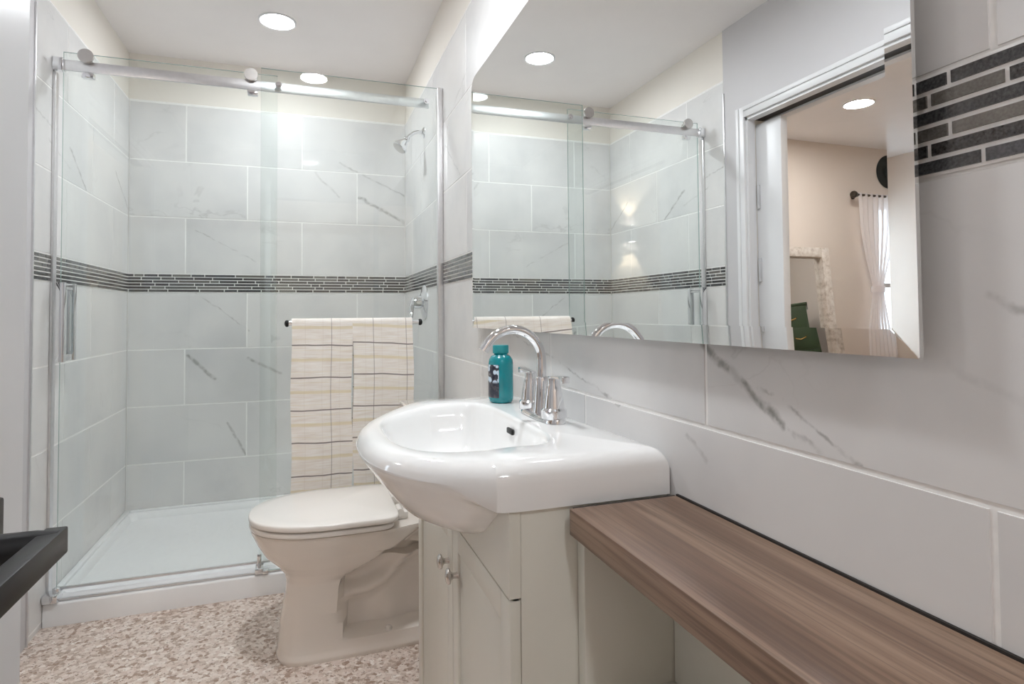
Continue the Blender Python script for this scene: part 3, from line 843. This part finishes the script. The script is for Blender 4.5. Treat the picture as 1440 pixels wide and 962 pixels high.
for s in (-1, 1):
    y = fy+s*.066
    mb = MB(); mb.lathe([(.027, .010), (.0265, .026), (.022, .030), (.0185, .055), (.0150, .074), (.0135, .078), (.0135, .090), (.009, .093)], (fx, y, fz), (0, 0, 1), 32)
    h = mb.build('handle_body', 'chrome', fc)
    mb = MB(); zt = fz+.094
    mb.prism([(-.012, 0), (.058, .005), (.062, .004), (.062, -.008), (.058, -.0085), (.056, .0005), (-.012, -.005)], lambda u, v, dd: (fx-.008+dd, y+s*u, zt+v), 0, .016, .001)
    mb.build('lever', 'chrome', h)

# bottle
bx, by, bz = .473, 1.462, .857
bt = thing('soap_bottle', 'teal plastic bottle with floral label on the basin corner', 'bottle', (bx, by, bz))
mb = MB(); R = []
for r, z in ((.028, 0), (.032, .004), (.034, .012), (.034, .098), (.0325, .108), (.026, .117), (.019, .120), (.0175, .124)):
    R.append([(bx+r*.92*math.cos(a), by+r*1.0*math.sin(a), bz+z) for a in [2*PI*k/48 for k in range(48)]])
mb.loft(R); mb.build('body', 'teal', bt, angle=50)
mb = MB(); mb.lathe([(.0195, 0), (.0205, .001), (.0205, .018), (.0195, .020), (.0195, .0205)], (bx, by, bz+.1235), (0, 0, 1), 40); mb.build('cap', 'teal_cap', bt)
mb = MB(); A = [math.radians(150+92*k/16) for k in range(17)]
# wrap facing the front left
R = [[(bx+(rr*.92)*math.cos(a), by+rr*math.sin(a), bz+z) for a in A] for rr, z in ((.0343, .014), (.0346, .016), (.0346, .094), (.0343, .096))]
mb.loft(R, False, False, False); sub(mb.build('label_wrap', 'label', bt), 'dark label with pale blue flowers')

# ------------------------------------------------------------------ vanity cabinet
VX, VY0, VY1 = .290, .862, 1.622
vc = thing('vanity_cabinet', 'cream two door vanity cabinet under the white basin', 'cabinet', (.43, CY, 0))
mb = MB(); t = .016
mb.box(VX+.019, RX-.002, VY0+.002, VY0+t, 0, .7825, .001); mb.box(VX+.019, RX-.002, VY1-t, VY1-.002, 0, .7825, .001)
mb.box(VX+.025, RX-.002, VY0+t, VY1-t, .06, .076); mb.box(RX-.012, RX-.002, VY0+t, VY1-t, .076, .60)
mb.build('carcass', 'cabinet', vc)
def hull_z_at(x, y):
    a = math.atan2(y-CY, x-CX) % (2*PI); d = ray_out(a); s = math.hypot(x-CX, y-CY)/d
    xo = CX+d*math.cos(a); cf = 1-sstep(.20, .28, xo)
    return lerp(interp(s, ZS), interp(s, ZF), cf)
poly = [(VY0, .654)]; poly += [(VY1, .654)]
ys = [VY1-(VY1-VY0)*k/40 for k in range(41)]
up = []
for y in ys:
    up.append((y, max(.6555, min(.782, hull_z_at(VX+.004, y)+.004))))
mb = MB(); mb.prism(poly+up, lambda u, v, dd: (VX+dd, u, v), 0, .018)
mb.build('front_apron', 'cabinet', vc, smooth=False)
mb = MB(); mb.box(VX+.004, VX+.019, VY0, VY1, .0, .057, .002); mb.build('plinth', 'cabinet', vc)
def door(y0, y1, knob_y):
    mb = MB(); z0, z1 = .060, .650; st = .045
    mb.box(VX+.007, VX+.018, y0+.002, y1-.002, z0, z1)
    for a in ((y0, y0+st, z0, z1), (y1-st, y1, z0, z1), (y0+st, y1-st, z0, z0+st), (y0+st, y1-st, z1-st, z1)):
        mb.box(VX, VX+.0175, a[0], a[1], a[2], a[3], .0018)
    d = mb.build('door', 'cabinet', vc)
    mb = MB(); mb.box(VX+.0045, VX+.009, y0+st+.001, y1-st-.001, z0+st+.001, z1-st-.001, .001)
    mb.build('door_panel', 'cabinet', d)
    mb = MB(); mb.lathe([(.007, 0), (.006, .003), (.0055, .010), (.008, .014), (.015, .017), (.0155, .020), (.012, .024), (.006, .0255)], (VX+.001, knob_y, .560), (-1, 0, 0), 32)
    sub(mb.build('knob', 'brushed', d), 'brushed nickel knob')
door(VY0, CY-.0015, CY-.042); door(CY+.0015, VY1, CY+.034)

# ------------------------------------------------------------------ wooden counter and cubby
BF = .377
mb = MB(); mb.box(BF, RX-.004, FY+.03, .836, .7485, .787, .0012)
ct = mb.build('wood_counter', 'wood', None, origin=(.47, .3, .7485))
tag(ct, 'walnut brown wood counter running along the tiled wall beside the basin', 'counter')
mb = MB(); mb.box(RX-.0042, RX-.0003, FY+.03, .836, .765, .7895); mb.box(.385, RX-.004, .8362, .8415, .770, .7865)
sub(mb.build('caulk_line', 'dark', ct), 'dark gap line along the wall')
cb = thing('counter_cabinet', 'white open cubby cabinet carrying the walnut counter', 'cabinet', (.48, .3, 0))
mb = MB(); mb.box(.401, RX-.002, .836, .860, 0, .748, .001); mb.build('side_panel', 'cabinet', cb)
mb = MB(); mb.box(.401, RX-.002, FY+.032, FY+.054, 0, .748, .001); mb.build('side_panel', 'cabinet', cb)
mb = MB(); mb.box(.401, RX-.012, FY+.054, .836, .478, .497, .001); mb.build('shelf', 'cabinet', cb)
mb = MB(); mb.box(RX-.012, RX-.002, FY+.054, .8345, .02, .748); mb.build('back_panel', 'cabinet', cb)
for a, b in ((FY+.058, .362), (.366, .832)):
    mb = MB(); mb.box(.403, .420, a, b, .01, .474, .002); dd = mb.build('door', 'cabinet', cb)
    mb = MB(); mb.lathe([(.007, 0), (.0055, .010), (.015, .017), (.012, .024)], (.404, .33 if a < 0 else .398, .43), (-1, 0, 0), 24); mb.build('knob', 'brushed', dd)

# ------------------------------------------------------------------ bevelled wall mirror
MX = .540
mr = thing('wall_mirror', 'large rectangular mirror without a frame on the tiled wall above the basin', 'mirror', (MX, 1.2, 1.035))
y0, y1, z0, z1 = .407, 1.978, 1.035, 1.882
def mring(ins, x, rt):
    q = []; a0, a1, b0, b1 = y0+ins, y1-ins, z0+ins, z1-ins
    for cy, cz, st, r in ((a1, b1, 0, rt), (a0, b1, 90, rt), (a0, b0, 180, .002), (a1, b0, 270, .002)):
        sy = -1 if cy == a1 else 1; sz = -1 if cz == b1 else 1
        for k in range(7):
            a = math.radians(st+90*k/6); q.append((x, cy+sy*r+r*math.cos(a), cz+sz*r+r*math.sin(a)))
    return q
mb = MB()
mb.loft([mring(0, MX+.006, .045), mring(0, MX+.0010, .045), mring(.027, MX, .03)])
mb.build('mirror_glass', 'mirror', mr, smooth=False)
mb = MB(); mb.box(MX+.0063, RX-.001, y0+.12, y1-.12, z0+.10, z1-.12); mb.build('backing', 'mirror_back', mr)

# ------------------------------------------------------------------ things in the bedroom, seen through the mirror
sm = thing('standing_mirror', 'tall whitewashed mirror leaning on the beige bedroom wall', 'mirror', (-2.5, 3.6, 0))
lean = math.radians(5.5)
def lean_pt(u, v, d):   # u across, v up the mirror, d out from its face
    return (u, 3.575+v*math.sin(lean)-d*math.cos(lean), .004+v*math.cos(lean)+d*math.sin(lean))
SX0, SX1, SH = -2.84, -2.20, 1.58
mb = MB(); fw_ = .075
for a in ((SX0, SX0+fw_, 0, SH), (SX1-fw_, SX1, 0, SH), (SX0+fw_, SX1-fw_, 0, fw_), (SX0+fw_, SX1-fw_, SH-fw_, SH)):
    mb.prism([(a[0], a[2]), (a[1], a[2]), (a[1], a[3]), (a[0], a[3])], lean_pt, 0, .055, .004)
mb.build('frame', 'whitewash', sm)
mb = MB(); mb.prism([(SX0+.05, .05), (SX1-.05, .05), (SX1-.05, SH-.05), (SX0+.05, SH-.05)], lean_pt, .004, .012); mb.build('mirror_glass', 'mirror', sm, smooth=False)
cr = thing('curtain_rod', 'dark curtain rod with ball finial high on the bedroom wall', 'curtain rod', (-3.5, 3.72, 2.03))
mb = MB(); mb.tube([(-3.20, 3.715, 2.035), (-4.1, 3.715, 2.035)], .010, 16); mb.build('rod', 'bronze', cr)
mb = MB(); mb.lathe([(.008, 0), (.014, .004), (.026, .02), (.030, .034), (.026, .048), (.01, .056)], (-3.20, 3.715, 2.035), (1, 0, 0), 24); mb.build('finial', 'bronze', cr)
mb = MB(); mb.tube([(-3.245, 3.715, 2.035), (-3.245, 3.798, 2.035)], .008, 12); mb.lathe([(.022, 0), (.022, .006)], (-3.245, 3.793, 2.035), (0, 1, 0), 20); mb.build('bracket', 'bronze', cr)
mb = MB(); R = []
for k in range(41):
    z = lerp(2.05, .05, k/40)
    pin = interp(z, [(.0, .85), (.9, .62), (1.22, .30), (1.30, .30), (1.5, .62), (1.75, .9), (2.1, 1)])
    r = []
    for j in range(81):
        q = j/80; x = -3.42+(q-.5)*.42*pin+.02*(1-pin)
        r.append((x, 3.715+.022*math.sin(q*2*PI*7)*(.5+.5*pin), z))
    R.append(r)
mb.loft(R, False, False, False)
cu = mb.build('sheer_curtain', 'sheer', None, angle=80, origin=(-3.4, 3.715, .05)); tag(cu, 'sheer white curtain tied in at the middle beside the bedroom window', 'curtain')
mb = MB(); R = []
for z, k in ((1.235, 1), (1.26, 1.05), (1.285, 1)):
    R.append([(-3.406+.07*k*math.cos(a), 3.715+.03*k*math.sin(a), z) for a in [2*PI*i/24 for i in range(24)]])
mb.loft(R, False, False); mb.build('tie_band', 'sheer', cu)
ch = thing('green_dresser', 'dark green tall dresser with brass pulls, seen in the leaning bedroom mirror', 'dresser', (-3.55, 2.2, 0))
GE = Vector((-3.72, 2.571, 0)); GA = Vector((.699, -.715, 0)); GD = Vector((-.715, -.699, 0)); gz = 1.39; GW, GDP = .62, .38
def gp_(u, v, d): return GE+GA*u+GD*v+Vector((0, 0, d))
def gbox(mb, u0, u1, v0, v1, z0, z1, bev=.003): mb.prism([(u0, v0), (u1, v0), (u1, v1), (u0, v1)], gp_, z0, z1, bev)
mb = MB(); gbox(mb, 0, GW, 0, GDP, .08, gz-.025); mb.build('body', 'green', ch)
for u in (.03, GW-.03):
    for v in (.03, GDP-.03):
        mb = MB(); gbox(mb, u-.025, u+.025, v-.025, v+.025, 0, .09); mb.build('foot', 'green', ch)
mb = MB(); gbox(mb, -.015, GW+.015, -.015, GDP, gz-.025, gz); mb.build('top', 'green', ch)
for k in range(5):
    za = .11+k*.251
    mb = MB(); gbox(mb, .02, GW-.02, -.014, .002, za, za+.240); gbox(mb, .045, GW-.045, -.018, -.012, za+.025, za+.215, .002)
    d = mb.build('drawer', 'green', ch)
    for u in (.155, GW-.155):
        mb = MB(); mb.tube([gp_(u-.05, -.015, za+.13), gp_(u-.045, -.036, za+.12), gp_(u, -.040, za+.104), gp_(u+.045, -.036, za+.12), gp_(u+.05, -.015, za+.13)], .007, 10)
        mb.build('pull', 'brass', d)
ws = thing('wall_sconce', 'small up and down wall light glowing on the beige bedroom wall', 'wall light', (-1.415, BY0, 1.72))
mb = MB(); mb.box(-1.455, -1.375, BY0, BY0+.012, 1.66, 1.78, .002); mb.box(-1.45, -1.38, BY0+.012, BY0+.075, 1.655, 1.785, .003); mb.build('housing', 'trim', ws)
for z in (1.653, 1.787):
    mb = MB(); mb.lathe([(.022, -.001), (.022, .001)], (-1.415, BY0+.045, z), (0, 0, 1), 24); mb.build('lens', 'lens_bed', ws)
for z, rot in ((1.80, PI), (1.64, 0)):
    l = bpy.data.lights.new('sconce_beam', 'SPOT'); l.energy = 11; l.color = (1, .88, .68); l.spot_size = math.radians(75); l.spot_blend = .5; l.shadow_soft_size = .01
    o = bpy.data.objects.new('sconce_beam', l); COL.objects.link(o); o.parent = ws
    o.location = Vector((-1.415, BY0+.05, z))-ORG[ws.name]; o.rotation_euler = (rot, 0, 0)
hat = MB(); hat.lathe([(.14, 0), (.145, .006), (.13, .016), (.075, .022), (.068, .05), (.055, .072), (.02, .080)], (-3.66, BY1, 2.27), (0, -1, 0), 40)
h = hat.build('wall_hanging', 'hat', None, origin=(-3.66, BY1, 2.27)); tag(h, 'dark round wall hanging above the bedroom curtain', 'wall hanging')
